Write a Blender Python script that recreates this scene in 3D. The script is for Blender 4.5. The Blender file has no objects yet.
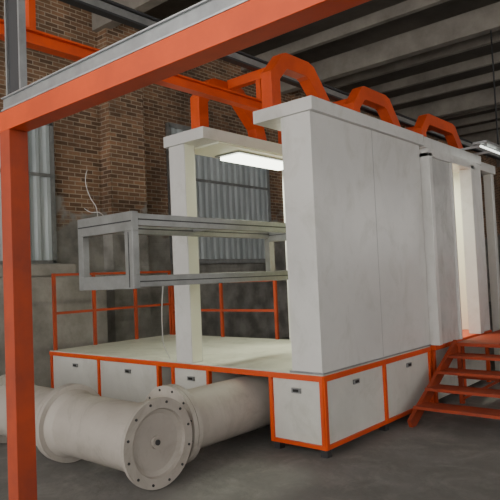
import bpy, math, random
from mathutils import Vector, Matrix
random.seed(3)

# ------------------------------------------------------------------ materials
def mat(name, col, rough=0.6, metal=0.0, col2=None, scale=3.0, bump=0.0, bscale=20.0,
        emit=None, estr=0.0, spec=0.5, lo=0.35, hi=0.65, stretch=(1,1,1), streak=None, slo=.50, shi=.72, scratch=0):
    m = bpy.data.materials.new(name); m.use_nodes = True
    nt = m.node_tree; N = nt.nodes; L = nt.links
    b = N['Principled BSDF']
    b.inputs['Base Color'].default_value = (*col, 1)
    b.inputs['Roughness'].default_value = rough
    b.inputs['Metallic'].default_value = metal
    b.inputs['Specular IOR Level'].default_value = spec
    tc = N.new('ShaderNodeTexCoord')
    mp = N.new('ShaderNodeMapping'); mp.inputs['Scale'].default_value = stretch
    L.new(tc.outputs['Object'], mp.inputs['Vector'])
    if col2:
        n = N.new('ShaderNodeTexNoise'); n.inputs['Scale'].default_value = scale
        n.inputs['Detail'].default_value = 8; n.inputs['Roughness'].default_value = 0.65
        L.new(mp.outputs['Vector'], n.inputs['Vector'])
        r = N.new('ShaderNodeValToRGB')
        r.color_ramp.elements[0].position = lo; r.color_ramp.elements[0].color = (*col, 1)
        r.color_ramp.elements[1].position = hi; r.color_ramp.elements[1].color = (*col2, 1)
        L.new(n.outputs['Fac'], r.inputs['Fac']); out = r.outputs['Color']
        def layer(out, scl, rot, nscale, lo_, hi_, val, dist):
            mp2 = N.new('ShaderNodeMapping'); mp2.inputs['Scale'].default_value = scl
            mp2.inputs['Rotation'].default_value = rot
            L.new(tc.outputs['Object'], mp2.inputs['Vector'])
            n3 = N.new('ShaderNodeTexNoise'); n3.inputs['Scale'].default_value = nscale; n3.inputs['Detail'].default_value = 12
            n3.inputs['Roughness'].default_value = 0.72; n3.inputs['Distortion'].default_value = dist
            L.new(mp2.outputs['Vector'], n3.inputs['Vector'])
            r3 = N.new('ShaderNodeValToRGB'); r3.color_ramp.elements[0].position=lo_; r3.color_ramp.elements[1].position=hi_
            r3.color_ramp.elements[0].color=(1,1,1,1); r3.color_ramp.elements[1].color=(val,val,val*.96,1)
            L.new(n3.outputs['Fac'], r3.inputs['Fac'])
            mu = N.new('ShaderNodeMixRGB'); mu.blend_type='MULTIPLY'; mu.inputs['Fac'].default_value=1
            L.new(out, mu.inputs['Color1']); L.new(r3.outputs['Color'], mu.inputs['Color2']); return mu.outputs['Color']
        if streak: out = layer(out,(1.6,1.6,1.1),(0.7,0.15,0.2),1.8,slo,shi,streak,0.8)
        if scratch: out = layer(out,(1,9,1.3),(0.9,0.0,0.0),2.2,.60,.72,scratch,0.2)
        L.new(out, b.inputs['Base Color'])
    if bump:
        n2 = N.new('ShaderNodeTexNoise'); n2.inputs['Scale'].default_value = bscale
        n2.inputs['Detail'].default_value = 3
        L.new(mp.outputs['Vector'], n2.inputs['Vector'])
        bp = N.new('ShaderNodeBump'); bp.inputs['Strength'].default_value = bump
        bp.inputs['Distance'].default_value = 0.02
        L.new(n2.outputs['Fac'], bp.inputs['Height']); L.new(bp.outputs['Normal'], b.inputs['Normal'])
    if emit:
        b.inputs['Emission Color'].default_value = (*emit, 1)
        b.inputs['Emission Strength'].default_value = estr
    return m

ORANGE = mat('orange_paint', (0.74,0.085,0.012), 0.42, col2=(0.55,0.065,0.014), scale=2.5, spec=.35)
ORANGED = mat('orange_paint_shaded', (0.40,0.055,0.016), 0.6, col2=(0.26,0.044,0.02), scale=4, spec=.3)  # darker copy of the orange paint: shade on portal posts put into the colour
WHITE = mat('white_panel', (0.70,0.69,0.665), 0.26, col2=(0.63,0.62,0.60), scale=0.9, streak=0.84, scratch=.92)
WHITE2 = mat('white_cabinet_panel', (0.67,0.66,0.61), 0.35, col2=(0.58,0.57,0.53), scale=1.4, streak=0.82)
FILM = mat('scuffed_gloss_panel', (0.60,0.60,0.58), 0.10, col2=(0.48,0.48,0.47), scale=1.6, bump=0.5, bscale=2.5, streak=0.7)
DECK = mat('deck_sheet', (0.62,0.62,0.53), 0.5, col2=(0.50,0.50,0.43), scale=1.5, streak=.7)
GALV = mat('galvanised_steel', (0.36,0.37,0.375), 0.38, 0.6, col2=(0.26,0.265,0.27), scale=8)
ALU = mat('brushed_aluminium', (0.31,0.315,0.31), 0.40, 0.5, col2=(0.24,0.245,0.24), scale=6, streak=.85)
BEAMT = mat('zinc_channel', (0.55,0.56,0.57), 0.35, 0.55, col2=(0.40,0.41,0.42), scale=8)
GALVD = mat('galvanised_steel_dull', (0.30,0.30,0.29), 0.5, 0.4, col2=(0.20,0.20,0.20), scale=5)
DARK = mat('dark_steel', (0.03,0.03,0.033), 0.6)
BLACK = mat('black_plastic', (0.015,0.015,0.015), 0.5)
DUCT = mat('grp_duct', (0.46,0.42,0.375), 0.5, col2=(0.38,0.34,0.30), scale=2.0, hi=0.7, streak=0.72, scratch=.88)
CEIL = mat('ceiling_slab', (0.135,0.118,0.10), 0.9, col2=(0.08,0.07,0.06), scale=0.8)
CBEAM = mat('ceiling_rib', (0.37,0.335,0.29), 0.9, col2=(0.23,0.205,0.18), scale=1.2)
CORR = mat('corrugated_sheet', (0.54,0.58,0.59), 0.5, col2=(0.36,0.40,0.41), scale=1.5, stretch=(1,3,0.4))
CONC = mat('rough_concrete', (0.34,0.315,0.285), 0.9, col2=(0.20,0.185,0.165), scale=2, bump=0.5, bscale=8)
LAMP = mat('fluorescent_tube', (0.9,0.95,0.85), 0.5, emit=(0.95,1.0,0.84), estr=6)
TUBE = mat('dim_tube', (0.9,0.95,0.85), 0.5, emit=(0.95,1.0,0.92), estr=2.2)
INNER = mat('lit_inner_panel', (0.74,0.75,0.62), 0.5)
CABLE = mat('grey_cable', (0.45,0.44,0.42), 0.5)
SEAM = mat('panel_seam', (0.36,0.36,0.35), 0.6)
FLOOR = mat('concrete_floor', (0.23,0.22,0.208), 0.65, col2=(0.135,0.13,0.122), scale=1.4, bump=0.3, bscale=14, lo=.3, hi=.7, streak=1.45)

def brick_mat():
    m = bpy.data.materials.new('brick_wall'); m.use_nodes = True
    nt = m.node_tree; N = nt.nodes; L = nt.links; b = N['Principled BSDF']
    b.inputs['Roughness'].default_value = 0.95
    tc = N.new('ShaderNodeTexCoord'); s = N.new('ShaderNodeSeparateXYZ'); c = N.new('ShaderNodeCombineXYZ')
    ad = N.new('ShaderNodeMath'); ad.operation = 'ADD'
    L.new(tc.outputs['Object'], s.inputs[0])
    L.new(s.outputs['X'], ad.inputs[0]); L.new(s.outputs['Y'], ad.inputs[1])
    L.new(ad.outputs[0], c.inputs['X']); L.new(s.outputs['Z'], c.inputs['Y'])
    br = N.new('ShaderNodeTexBrick')
    br.inputs['Scale'].default_value = 1.0
    br.inputs['Brick Width'].default_value = 0.26; br.inputs['Row Height'].default_value = 0.08
    br.inputs['Mortar Size'].default_value = 0.01; br.inputs['Mortar Smooth'].default_value = 0.3
    br.inputs['Color1'].default_value = (0.32,0.185,0.115,1)
    br.inputs['Color2'].default_value = (0.14,0.088,0.06,1)
    br.inputs['Mortar'].default_value = (0.42,0.35,0.28,1)
    L.new(c.outputs[0], br.inputs['Vector'])
    n = N.new('ShaderNodeTexNoise'); n.inputs['Scale'].default_value = 0.7; n.inputs['Detail'].default_value = 10
    n.inputs['Roughness'].default_value = 0.65
    L.new(tc.outputs['Object'], n.inputs['Vector'])
    rr = N.new('ShaderNodeValToRGB'); rr.color_ramp.elements[0].color = (0.42,0.41,0.39,1); rr.color_ramp.elements[1].color=(1.3,1.22,1.1,1)
    rr.color_ramp.elements[0].position = .35; rr.color_ramp.elements[1].position = .65
    L.new(n.outputs['Fac'], rr.inputs['Fac'])
    mu = N.new('ShaderNodeMixRGB'); mu.blend_type = 'MULTIPLY'; mu.inputs['Fac'].default_value = 1
    L.new(br.outputs['Color'], mu.inputs['Color1']); L.new(rr.outputs['Color'], mu.inputs['Color2'])
    n3 = N.new('ShaderNodeTexNoise'); n3.inputs['Scale'].default_value = 1.6; n3.inputs['Detail'].default_value = 6
    L.new(tc.outputs['Object'], n3.inputs['Vector'])
    m1 = N.new('ShaderNodeMath'); m1.operation = 'MULTIPLY_ADD'; m1.inputs[1].default_value = 2.6
    L.new(n3.outputs['Fac'], m1.inputs[0]); L.new(s.outputs['Z'], m1.inputs[2])
    m2 = N.new('ShaderNodeMath'); m2.operation = 'SUBTRACT'; m2.inputs[1].default_value = 4.15
    L.new(m1.outputs[0], m2.inputs[0])
    m3 = N.new('ShaderNodeMath'); m3.operation = 'MULTIPLY'; m3.inputs[1].default_value = 6; m3.use_clamp = True
    L.new(m2.outputs[0], m3.inputs[0])
    pr = N.new('ShaderNodeValToRGB'); pr.color_ramp.elements[0].color = (0.17,0.16,0.145,1); pr.color_ramp.elements[1].color = (0.36,0.34,0.31,1)
    pr.color_ramp.elements[0].position=.35; pr.color_ramp.elements[1].position=.65
    n4 = N.new('ShaderNodeTexNoise'); n4.inputs['Scale'].default_value = 2.5; n4.inputs['Detail'].default_value = 8
    L.new(tc.outputs['Object'], n4.inputs['Vector']); L.new(n4.outputs['Fac'], pr.inputs['Fac'])
    mx = N.new('ShaderNodeMixRGB'); L.new(m3.outputs[0], mx.inputs['Fac'])
    L.new(pr.outputs['Color'], mx.inputs['Color1']); L.new(mu.outputs['Color'], mx.inputs['Color2'])
    L.new(mx.outputs['Color'], b.inputs['Base Color'])
    bp = N.new('ShaderNodeBump'); bp.inputs['Strength'].default_value = 0.4; bp.inputs['Distance'].default_value = 0.02
    bp.invert = True
    L.new(br.outputs['Fac'], bp.inputs['Height']); L.new(bp.outputs['Normal'], b.inputs['Normal'])
    return m
BRICK = brick_mat()

# ------------------------------------------------------------------ mesh builder
class B:
    def __init__(s): s.v=[]; s.f=[]; s.m=[]; s.sm=[]; s.mats=[]
    def mi(s,m):
        if m not in s.mats: s.mats.append(m)
        return s.mats.index(m)
    def add(s,vs,fs,m,smooth=False):
        o=len(s.v); s.v+= [tuple(v) for v in vs]; k=s.mi(m)
        for f in fs: s.f.append([i+o for i in f]); s.m.append(k); s.sm.append(smooth)
    def box(s,x0,x1,y0,y1,z0,z1,m):
        vs=[(x,y,z) for x in (x0,x1) for y in (y0,y1) for z in (z0,z1)]
        s.add(vs,[(0,1,3,2),(4,6,7,5),(0,4,5,1),(2,3,7,6),(0,2,6,4),(1,5,7,3)],m)
    def bar(s,p0,p1,w,h,m):
        p0=Vector(p0);p1=Vector(p1);d=(p1-p0).normalized()
        up=Vector((0,0,1)) if abs(d.z)<0.95 else Vector((0,1,0))
        a=d.cross(up).normalized()*w/2; c=a.cross(d).normalized()*h/2
        vs=[p+i*a+j*c for p in (p0,p1) for i,j in ((-1,-1),(1,-1),(1,1),(-1,1))]
        s.add(vs,[(0,1,2,3),(7,6,5,4),(0,4,5,1),(1,5,6,2),(2,6,7,3),(3,7,4,0)],m)
    def lathe(s,o,d,prof,m,seg=48,smooth=True):
        o=Vector(o);d=Vector(d).normalized()
        up=Vector((0,0,1)) if abs(d.z)<0.9 else Vector((1,0,0))
        a=d.cross(up).normalized(); c=a.cross(d).normalized()
        for (r0,t0),(r1,t1) in zip(prof[:-1],prof[1:]):
            vs=[];fs=[]
            for i in range(seg):
                an=2*math.pi*i/seg; e=a*math.cos(an)+c*math.sin(an)
                vs+= [o+d*t0+e*r0, o+d*t1+e*r1]
            for i in range(seg):
                j=(i+1)%seg; fs.append((2*i,2*j,2*j+1,2*i+1))
            s.add(vs,fs,m,smooth and abs(t1-t0)>1e-6)
    def cyl(s,p0,p1,r,m,seg=16):
        p0=Vector(p0);p1=Vector(p1);L=(p1-p0).length
        s.lathe(p0,p1-p0,[(0,0),(r,0),(r,L),(0,L)],m,seg)
    def tube(s,pts,r,m,seg=8):
        pts=[Vector(p) for p in pts]; P=[]
        for i in range(len(pts)-1):
            a=pts[max(i-1,0)];b=pts[i];c=pts[i+1];d=pts[min(i+2,len(pts)-1)]
            for k in range(6):
                t=k/6; P.append(0.5*((2*b)+(c-a)*t+(2*a-5*b+4*c-d)*t*t+(3*b-a-3*c+d)*t**3))
        P.append(pts[-1]); vs=[];fs=[]
        for i,p in enumerate(P):
            d=(P[min(i+1,len(P)-1)]-P[max(i-1,0)]).normalized()
            up=Vector((0.3,0.9,0.1)).normalized()
            a=d.cross(up).normalized(); c=a.cross(d)
            for k in range(seg):
                an=2*math.pi*k/seg; vs.append(p+(a*math.cos(an)+c*math.sin(an))*r)
        for i in range(len(P)-1):
            for k in range(seg):
                j=(k+1)%seg; fs.append((i*seg+k,i*seg+j,(i+1)*seg+j,(i+1)*seg+k))
        s.add(vs,fs,m,True)
    def strip(s,outer,inner,off,m):
        off=Vector(off); n=len(outer); vs=[]
        for lst in (outer,inner):
            for p in lst: vs.append(Vector(p)-off/2)
            for p in lst: vs.append(Vector(p)+off/2)
        O0,O1,I0,I1=0,n,2*n,3*n; fs=[]
        for i in range(n-1):
            fs+= [(O0+i,O0+i+1,I0+i+1,I0+i),(O1+i,I1+i,I1+i+1,O1+i+1),
                  (O0+i,O1+i,O1+i+1,O0+i+1),(I0+i,I0+i+1,I1+i+1,I1+i)]
        fs+= [(O0,I0,I1,O1),(O0+n-1,O1+n-1,I1+n-1,I0+n-1)]
        s.add(vs,fs,m)
    def make(s,name,bevel=0.0,parent=None):
        me=bpy.data.meshes.new(name); me.from_pydata(s.v,[],s.f)
        for m in s.mats: me.materials.append(m)
        for p,k,sm in zip(me.polygons,s.m,s.sm): p.material_index=k; p.use_smooth=sm
        import bmesh
        bm=bmesh.new(); bm.from_mesh(me); bmesh.ops.recalc_face_normals(bm,faces=bm.faces); bm.to_mesh(me); bm.free()
        o=bpy.data.objects.new(name,me); bpy.context.collection.objects.link(o)
        if parent: o.parent=parent
        if bevel:
            md=o.modifiers.new('bevel','BEVEL'); md.width=bevel; md.segments=2; md.limit_method='ANGLE'
            md.angle_limit=math.radians(50)
        return o
def empty(name):
    e=bpy.data.objects.new(name,None); bpy.context.collection.objects.link(e); return e

# ------------------------------------------------------------------ room shell
b=B(); b.box(-9.8,7,-6,30,-0.2,0,FLOOR); b.make('floor')
b=B(); b.box(-9.8,-9.5,-6,30,0,7.0,BRICK); b.make('wall_left')
b=B(); b.box(-9.5,7,30,30.3,0,7.0,BRICK); b.make('wall_far')
b=B()
b.box(7,7.3,-6,30.3,0,2.2,BRICK); b.box(7,7.3,-6,30.3,5.2,7.0,BRICK)
for y in range(-6,31,6): b.box(7,7.3,y,y+2.2,2.2,5.2,BRICK)
b.make('wall_right')
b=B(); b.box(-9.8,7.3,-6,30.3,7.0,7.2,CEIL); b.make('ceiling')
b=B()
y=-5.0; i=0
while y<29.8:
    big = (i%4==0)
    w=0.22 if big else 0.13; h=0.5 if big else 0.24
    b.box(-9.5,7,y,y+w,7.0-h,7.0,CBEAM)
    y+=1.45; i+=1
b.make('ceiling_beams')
k=0
for (y0,y1) in ((0.4,1.2),(6.7,7.55),(13.0,13.8),(19.3,20.1),(25.5,26.3)):
    b=B(); b.box(-9.5,-9.2,y0,y1,0,7.0,BRICK); b.make('trim_%d'%(k+1)); k+=1

def corr_window(n,y0,y1,z0,z1):
    b=B(); X=-9.46; st=0.02; vs=[];fs=[]
    cnt=int((y1-y0)/st)
    for i in range(cnt+1):
        y=y0+i*st; t=(y/0.2)%1.0
        d=0.0 if t<0.35 else (0.045*(t-0.35)/0.15 if t<0.5 else (0.045 if t<0.85 else 0.045*(1-(t-0.85)/0.15)))
        vs+= [(X+d,y,z0),(X+d,y,z1)]
    for i in range(cnt): fs.append((2*i,2*i+2,2*i+3,2*i+1))
    b.add(vs,fs,CORR)
    for z in (z0,z1): b.box(-9.5,-9.4,y0-0.06,y1+0.06,z-0.05,z+0.05,GALVD)
    for y in (y0-0.03,y1+0.03): b.box(-9.5,-9.4,y-0.04,y+0.04,z0,z1,GALVD)
    b.box(-9.425,-9.40,y0,y1,z0+(z1-z0)*.62-0.03,z0+(z1-z0)*.62+0.03,GALVD)
    b.make('window_%d'%n)
corr_window(1,2.9,5.58,2.0,4.5)
corr_window(2,8.45,11.7,2.0,4.95)
corr_window(3,15.0,18.0,2.0,4.95)

# ------------------------------------------------------------------ booth platform
b=B()
Y0,Y1=4.3,6.5
b.box(-7.4,-2.94,Y0,Y1,0.68,0.72,DECK)
def hframe(x0,x1,y0,y1,z,m=ORANGE,t=0.05):
    b.box(x0,x1,y0-0.012,y0+t,z-t,z,m); b.box(x0,x1,y1-t,y1+0.012,z-t,z,m)
    b.box(x0-0.012,x0+t,y0,y1,z-t,z,m); b.box(x1-t,x1+0.012,y0,y1,z-t,z,m)
hframe(-7.4,-2.94,Y0,Y1,0.71,t=0.05)
def latch_f(x,z):
    b.box(x-0.05,x+0.05,Y0-0.006,Y0+0.01,z-0.022,z+0.022,GALV); b.box(x-0.03,x+0.03,Y0-0.01,Y0,z-0.012,z+0.012,BLACK)
def latch_s(y,z):
    b.box(-2.95,-2.934,y-0.05,y+0.05,z-0.022,z+0.022,GALV); b.box(-2.94,-2.93,y-0.03,y+0.03,z-0.012,z+0.012,BLACK)
def cabinet(x0,x1,splits):
    b.box(x0+0.02,x1-0.015,Y0+0.015,Y1-0.02,0.1,0.66,WHITE2)
    b.box(x0,x1,Y0-0.005,Y0+0.045,0.07,0.105,ORANGE)
    for x in splits:
        b.box(x-0.018,x+0.018,Y0-0.008,Y0+0.04,0.07,0.68,ORANGE)
cabinet(-3.55,-2.94,(-3.532,-2.962))
cabinet(-4.92,-4.34,(-4.902,-4.362))
cabinet(-7.4,-5.12,(-7.37,-6.28,-5.15))
latch_f(-3.24,0.56); latch_f(-4.62,0.56); latch_f(-5.7,0.56); latch_f(-6.8,0.56)
b.box(-2.985,-2.932,Y0,Y1,0.07,0.105,ORANGE)
for y in (Y0+0.022,5.40,Y1-0.022):
    b.box(-2.98,-2.93,y-0.02,y+0.02,0.07,0.68,ORANGE)
latch_s(4.85,0.58); latch_s(5.95,0.58)
for x in (-3.5,-2.98,-4.87,-4.39,-5.17,-6.28,-7.35):
    for y in (Y0+0.05,5.4,Y1-0.05):
        b.box(x-0.035,x+0.035,y-0.035,y+0.035,0.0,0.08,DARK)
b.make('booth_platform')

# ------------------------------------------------------------------ spray booth
b=B()
ZB,ZT=0.722,3.06
b.box(-3.27,-2.945,4.30,6.52,ZB,ZT,WHITE)
b.box(-2.946,-2.943,5.40,5.406,ZB+.02,ZT,SEAM)
b.box(-3.276,-3.27,4.40,6.52,ZB,ZT,INNER)
b.box(-4.83,-4.59,4.30,4.46,ZB,ZT,WHITE)
b.box(-4.592,-4.586,4.31,4.45,ZB+0.01,ZT,INNER)
b.box(-4.83,-4.59,6.32,6.52,ZB,ZT,WHITE)
b.box(-3.58,-2.90,4.27,6.56,ZT,3.18,WHITE)
b.box(-4.88,-4.26,4.27,6.56,ZT,3.18,WHITE)
b.box(-4.84,-4.28,4.52,6.5,ZT-0.02,ZT,INNER)
b.box(-3.30,-2.93,4.292,4.31,0.722,0.74,GALV)
b.box(-2.948,-2.936,4.30,6.52,0.722,0.736,GALV)
b.make('spray_booth',0.006)
b=B(); b.box(-4.76,-4.38,4.95,6.15,3.02,3.038,GALV); b.box(-4.72,-4.42,5.0,6.1,2.985,3.02,LAMP); b.make('fluorescent_lamp')
# ------------------------------------------------------------------ second module / operator cabin
b=B()
b.box(-4.90,-2.90,6.58,8.45,3.04,3.17,WHITE)
b.box(-4.90,-3.05,8.45,9.5,3.04,3.17,WHITE)
b.box(-4.87,-4.75,6.56,9.4,ZB-0.02,3.04,WHITE)
XO=-2.84
b.box(-3.1,XO,6.54,6.63,ZB,2.97,WHITE)
b.box(-2.92,-2.87,6.63,7.20,ZB,2.97,FILM)
b.box(-3.0,XO,7.20,7.24,ZB,2.97,WHITE)
b.box(-3.1,XO,6.54,8.05,2.92,3.02,WHITE)
b.box(-3.0,XO,7.86,7.98,ZB,2.97,WHITE)
b.box(-3.0,-2.90,7.98,8.4,ZB,3.04,WHITE)
b.box(-4.7,-4.68,6.6,8.4,ZB,3.0,INNER)
b.box(-4.7,-3.1,8.36,8.40,ZB,3.0,INNER)
b.box(-3.75,-3.70,8.30,8.36,ZB,3.0,ORANGE)
b.box(-4.87,-2.9,6.56,8.45,0.66,0.72,ORANGE)
b.box(-4.83,-2.98,6.60,8.4,0.06,0.66,WHITE2)
for y in (6.62,7.5,8.4): b.box(-2.99,-2.94,y-0.03,y+0.03,0,0.66,ORANGE)
b.box(-3.2,-3.08,9.36,9.48,0,3.04,WHITE); b.box(-4.87,-4.75,9.28,9.4,0,.72,WHITE)
b.make('operator_cabin',0.005)
b=B(); b.box(-3.9,-3.7,7.0,8.2,2.95,3.03,LAMP); b.make('fluorescent_lamp')
b=B(); b.box(-2.74,-2.56,7.7,8.95,3.20,3.23,GALV); b.cyl((-2.65,7.74,3.17),(-2.65,8.9,3.17),.015,TUBE)
for y in (7.8,8.3): b.box(-2.95,-2.6,y,y+.03,3.172,3.2,GALV)
b.make('fluorescent_lamp')
def area(name,loc,rot,sx,sy,e,col):
    l=bpy.data.lights.new(name,'AREA'); l.shape='RECTANGLE'; l.size=sx; l.size_y=sy; l.energy=e; l.color=col
    o=bpy.data.objects.new(name,l); o.location=loc; o.rotation_euler=rot; bpy.context.collection.objects.link(o); return o
area('booth_lamp_light',(-4.57,5.55,2.97),(0,0,0),0.3,1.1,42,(0.95,1,0.78))
area('cabin_lamp_light',(-3.8,7.6,2.93),(0,0,0),0.2,1.2,40,(1,1,0.80))

# ------------------------------------------------------------------ conveyor
conv=empty('overhead_conveyor')
def arch(xc,y0,y1,flip=False):
    b=B(); L=y1-y0; z=3.18
    o=[(0,0),(0.0,.36),(.20,.58),(.26,.60),(L-.50,.60),(L-.40,.57),(L-.06,.20),(L,0)]
    t=.14
    i=[(t,0),(t,.31),(.255,.43),(.28,.44),(L-.55,.44),(L-.50,.42),(L-t-.08,.15),(L-t-.04,0)]
    b.strip([(xc,y0+p,z+q) for p,q in o],[(xc,y0+p,z+q) for p,q in i],(0.13,0,0),ORANGE)
    b.box(xc-.09,xc+.09,y0-.0,y0+t+.04,z,z+.02,ORANGE); b.box(xc-.09,xc+.09,y1-t-.06,y1+.02,z,z+.02,ORANGE)
    return b.make('arch_bracket',0.006,conv)
for xc in (-3.44,-4.42):
    for (y0,y1) in ((4.32,5.45),(5.82,7.1),(7.6,9.2)): arch(xc,y0,y1)
b=B()
b.box(-3.98,-3.88,0.6,10.5,3.36,3.375,ORANGE); b.box(-3.98,-3.88,0.6,10.5,3.455,3.47,ORANGE); b.box(-3.94,-3.92,0.6,10.5,3.375,3.455,ORANGE)
b.box(-3.97,-3.89,0.6,14,3.80,3.82,DARK); b.box(-3.97,-3.89,0.6,14,3.90,3.92,DARK); b.box(-3.94,-3.92,0.6,14,3.82,3.90,GALVD)
for y in (0.9,2.2,4.82,6.45,8.5):
    b.box(-3.96,-3.90,y-0.025,y+0.025,3.47,3.80,ORANGE)
for y in (4.82,6.45,8.5):
    b.box(-4.36,-3.50,y-0.04,y+0.04,3.70,3.80,ORANGE)
b.cyl((-3.93,1.0,3.92),(-3.93,1.0,7.0),0.015,DARK)
b.cyl((-3.93,12.5,3.92),(-3.93,12.5,7.0),0.015,DARK)
b.make('conveyor_rail',0,conv)

# ------------------------------------------------------------------ hanging aluminium frame
b=B()
X0,X1,YA,YB,Z0,Z1=-4.36,-3.62,2.82,5.40,1.55,2.15
def endf(y,d):
    b.box(X0,X1,y,y+d,Z1-.15,Z1,ALU); b.box(X0,X1,y,y+d,Z0,Z0+.11,ALU)
    b.box(X0,X0+.07,y,y+d,Z0+.11,Z1-.15,ALU); b.box(X1-.10,X1,y,y+d,Z0+.11,Z1-.15,ALU)
    b.box(X0+.01,X1-.01,y-.004,y,Z1-.08,Z1-.07,DARK)
    b.box(X1-.055,X1-.047,y-.004,y,Z0+.01,Z1-.16,DARK)
endf(YA,.06); endf(YB-.09,.09)
for x in (X0,X1-.07):
    b.box(x,x+.07,YA+.06,YB-.09,Z1-.11,Z1-.015,ALU)
    b.box(x,x+.07,YA+.06,YB-.09,Z0+.01,Z0+.10,ALU)
    b.box(x-.003,x+.073,YA+.06,YB-.09,Z1-.066,Z1-.056,DARK)
    b.box(x-.003,x+.073,YA+.06,YB-.09,Z0+.05,Z0+.058,DARK)
for y in (4.1,):
    b.box(X0+.07,X1-.07,y,y+.05,Z0+.02,Z0+.07,ALU); b.box(X0+.07,X1-.07,y,y+.05,Z1-.07,Z1-.02,ALU)
b.cyl((-3.93,5.33,2.15),(-3.93,5.33,3.355),0.012,GALVD)
b.tube([(-4.12,2.86,2.14),(-4.14,2.86,2.24),(-4.2,2.85,2.32),(-4.24,2.84,2.42),(-4.25,2.84,2.5),(-4.22,2.84,2.56)],0.003,CABLE)
b.tube([(-4.02,2.86,2.14),(-4.1,2.86,2.19),(-4.2,2.85,2.2),(-4.28,2.84,2.24)],0.003,CABLE)
b.make('aluminium_profile_frame',0.004)
b=B()
b.tube([(-4.95,4.26,1.60),(-4.98,4.25,1.35),(-5.0,4.26,1.1),(-5.07,4.33,.9),(-5.05,4.4,.73)],0.007,CABLE)
b.make('air_hose')

# ------------------------------------------------------------------ duct
b=B()
R=.27; F=.345; ZC=.35; YC=3.0
def flange(o,d,t0,t1,r=F):
    b.lathe(o,d,[(R-.01,t0),(r,t0),(r,t1),(R-.01,t1)],DUCT)
def bolts(o,d,r,t,n=12,rad=.011,m=DARK):
    o=Vector(o);d=Vector(d).normalized();up=Vector((0,0,1));a=d.cross(up).normalized();c=a.cross(d)
    for i in range(n):
        an=2*math.pi*(i+.5)/n; p=o+(a*math.cos(an)+c*math.sin(an))*r+d*t
        b.cyl(p,p+d*.006,rad,m,8)
oX=(-3.60,YC,ZC)
b.lathe(oX,(1,0,0),[(0.0,-.03),(.045,-.03),(.05,-.05),(.22,-.045),(.255,-.03),(.265,0.0),(F,0.0),(F,-.035),(.31,-.045),(R,-.12)],DUCT)
bolts(oX,(1,0,0),.312,0.0,12)
b.cyl((-3.635,YC,ZC),(-3.618,YC,ZC),.022,DARK,12)
b.lathe(oX,(-1,0,0),[(R,.10),(R,1.10),(R+.035,1.20)],DUCT)
flange(oX,(-1,0,0),1.19,1.235); flange(oX,(-1,0,0),1.24,1.285)
b.lathe(oX,(-1,0,0),[(R,1.28),(R,2.40)],DUCT)
flange(oX,(-1,0,0),2.36,2.40); flange(oX,(-1,0,0),2.405,2.445)
b.lathe(oX,(-1,0,0),[(R,2.44),(R,3.8),(R-.02,3.8),(R-.02,3.5),(0,3.5)],DUCT)
flange(oX,(-1,0,0),3.76,3.8)
oY=(-3.95,YC,ZC)
b.lathe(oY,(0,1,0),[(R-.02,0),(R-.02,.5),(R-.01,.50)],DUCT)
b.lathe(oY,(0,1,0),[(R-.03,.38),(F,.38),(F,.425),(R-.03,.425)],DUCT)
b.lathe(oY,(0,1,0),[(R-.03,.43),(F,.43),(F,.475),(R-.03,.475)],DUCT)
bolts(oY,(0,-1,0),.312,-.38,12)
b.lathe(oY,(0,1,0),[(R-.005,.47),(R-.005,3.3),(R-.04,3.3),(0,3.25)],DUCT)
b.make('ventilation_duct')

# ------------------------------------------------------------------ foreground portal frame
b=B()
px,py=-2.455,1.28
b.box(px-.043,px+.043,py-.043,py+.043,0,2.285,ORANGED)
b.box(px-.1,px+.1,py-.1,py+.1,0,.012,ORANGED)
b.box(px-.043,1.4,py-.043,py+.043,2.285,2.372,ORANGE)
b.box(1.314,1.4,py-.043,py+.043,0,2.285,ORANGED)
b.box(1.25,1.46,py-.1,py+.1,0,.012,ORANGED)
b.box(px-.02,1.4,py-.035,py+.035,2.373,2.385,BEAMT)
b.box(px-.02,1.4,py+.012,py+.035,2.385,2.435,GALVD)
b.box(px-.02,1.4,py-.035,py-.031,2.385,2.43,GALV)
b.box(px-.02,1.4,py-.045,py-.031,2.428,2.434,BEAMT)
b.box(px-.02,1.4,py-.045,py-.031,2.373,2.381,BEAMT)
b.make('steel_portal_frame',0.002)
b=B()
b.box(px-.01,px+.10,py-.01,py+.0,2.436,3.3,DARK)
for x in (px-.02,px+.095): b.box(x,x+.012,py-.02,py+.012,2.436,3.3,GALV)
b.box(px-.02,px+.107,py-.02,py+.012,3.3,3.32,GALV)
b.make('galvanised_upright_panel')

# ------------------------------------------------------------------ stairs and landing
b=B()
xs0,xs1=-2.80,-1.75
n=4
for sx in (xs0,xs1):
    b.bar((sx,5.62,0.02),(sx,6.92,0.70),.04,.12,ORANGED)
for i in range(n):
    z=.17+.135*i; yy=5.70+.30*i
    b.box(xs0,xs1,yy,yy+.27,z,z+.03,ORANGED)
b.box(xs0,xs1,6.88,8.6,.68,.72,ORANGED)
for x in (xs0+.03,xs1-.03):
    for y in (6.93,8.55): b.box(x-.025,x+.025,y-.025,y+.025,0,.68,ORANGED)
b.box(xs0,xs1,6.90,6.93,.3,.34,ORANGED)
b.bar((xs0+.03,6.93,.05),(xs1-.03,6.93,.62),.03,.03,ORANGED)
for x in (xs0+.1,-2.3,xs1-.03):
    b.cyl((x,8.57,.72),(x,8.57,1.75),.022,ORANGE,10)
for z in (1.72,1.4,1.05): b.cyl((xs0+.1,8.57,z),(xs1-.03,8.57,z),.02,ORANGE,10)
for y in (6.95,7.8): b.cyl((xs1-.03,y,.72),(xs1-.03,y,1.75),.022,ORANGE,10)
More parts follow.
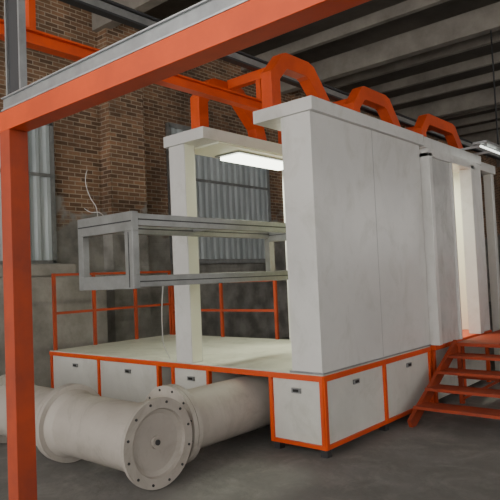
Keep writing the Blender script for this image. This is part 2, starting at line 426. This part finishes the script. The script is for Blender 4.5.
for z in (1.72,1.25): b.cyl((xs1-.03,6.95,z),(xs1-.03,8.57,z),.02,ORANGE,10)
b.make('access_stairs')

# ------------------------------------------------------------------ railing on platform
def railing(pts,name,h=1.05,mids=(.5,)):
    b=B()
    for p in pts:
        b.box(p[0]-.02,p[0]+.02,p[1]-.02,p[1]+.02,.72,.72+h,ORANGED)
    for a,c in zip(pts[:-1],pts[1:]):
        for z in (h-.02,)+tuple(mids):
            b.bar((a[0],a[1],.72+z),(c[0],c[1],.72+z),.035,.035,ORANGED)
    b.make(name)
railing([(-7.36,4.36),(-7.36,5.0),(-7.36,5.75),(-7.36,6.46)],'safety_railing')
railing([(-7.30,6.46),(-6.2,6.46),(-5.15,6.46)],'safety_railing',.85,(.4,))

# ------------------------------------------------------------------ recovery unit right background
b=B()
b.box(-3.0,-1.4,9.7,11.2,1.2,3.0,WHITE)
for x in (-2.97,-1.46):
    for y in (9.73,11.14): b.box(x,x+.06,y-.03,y+.03,0,1.2,ORANGED)
b.box(-2.9,-1.5,9.8,11.1,.1,1.15,GALVD)
b.make('powder_recovery_unit',0.01)
b=B(); b.box(-9.1,-8.3,3.9,5.9,0,1.75,CONC); b.box(-9.05,-8.4,4.0,5.4,1.75,1.95,CONC); b.make('concrete_block_stack',0.03)

# ------------------------------------------------------------------ light
W=bpy.data.worlds.new('world'); bpy.context.scene.world=W; W.use_nodes=True
bg=W.node_tree.nodes['Background']; bg.inputs['Color'].default_value=(1.0,0.98,0.94,1); bg.inputs['Strength'].default_value=3.3

# ------------------------------------------------------------------ camera
cam=bpy.data.cameras.new('camera'); cam.sensor_width=36; cam.lens=589/500*36; cam.clip_end=200
co=bpy.data.objects.new('camera',cam); bpy.context.collection.objects.link(co)
xr=Vector((.7544,.6546,-.0436)); yr=Vector((.0632,-.0064,.998)); 
xr.normalize(); yr=(yr-xr*yr.dot(xr)).normalized(); zr=xr.cross(yr)
M=Matrix((xr,yr,zr)).transposed().to_4x4(); M.translation=(0,0,1.6)
co.matrix_world=M
bpy.context.scene.camera=co
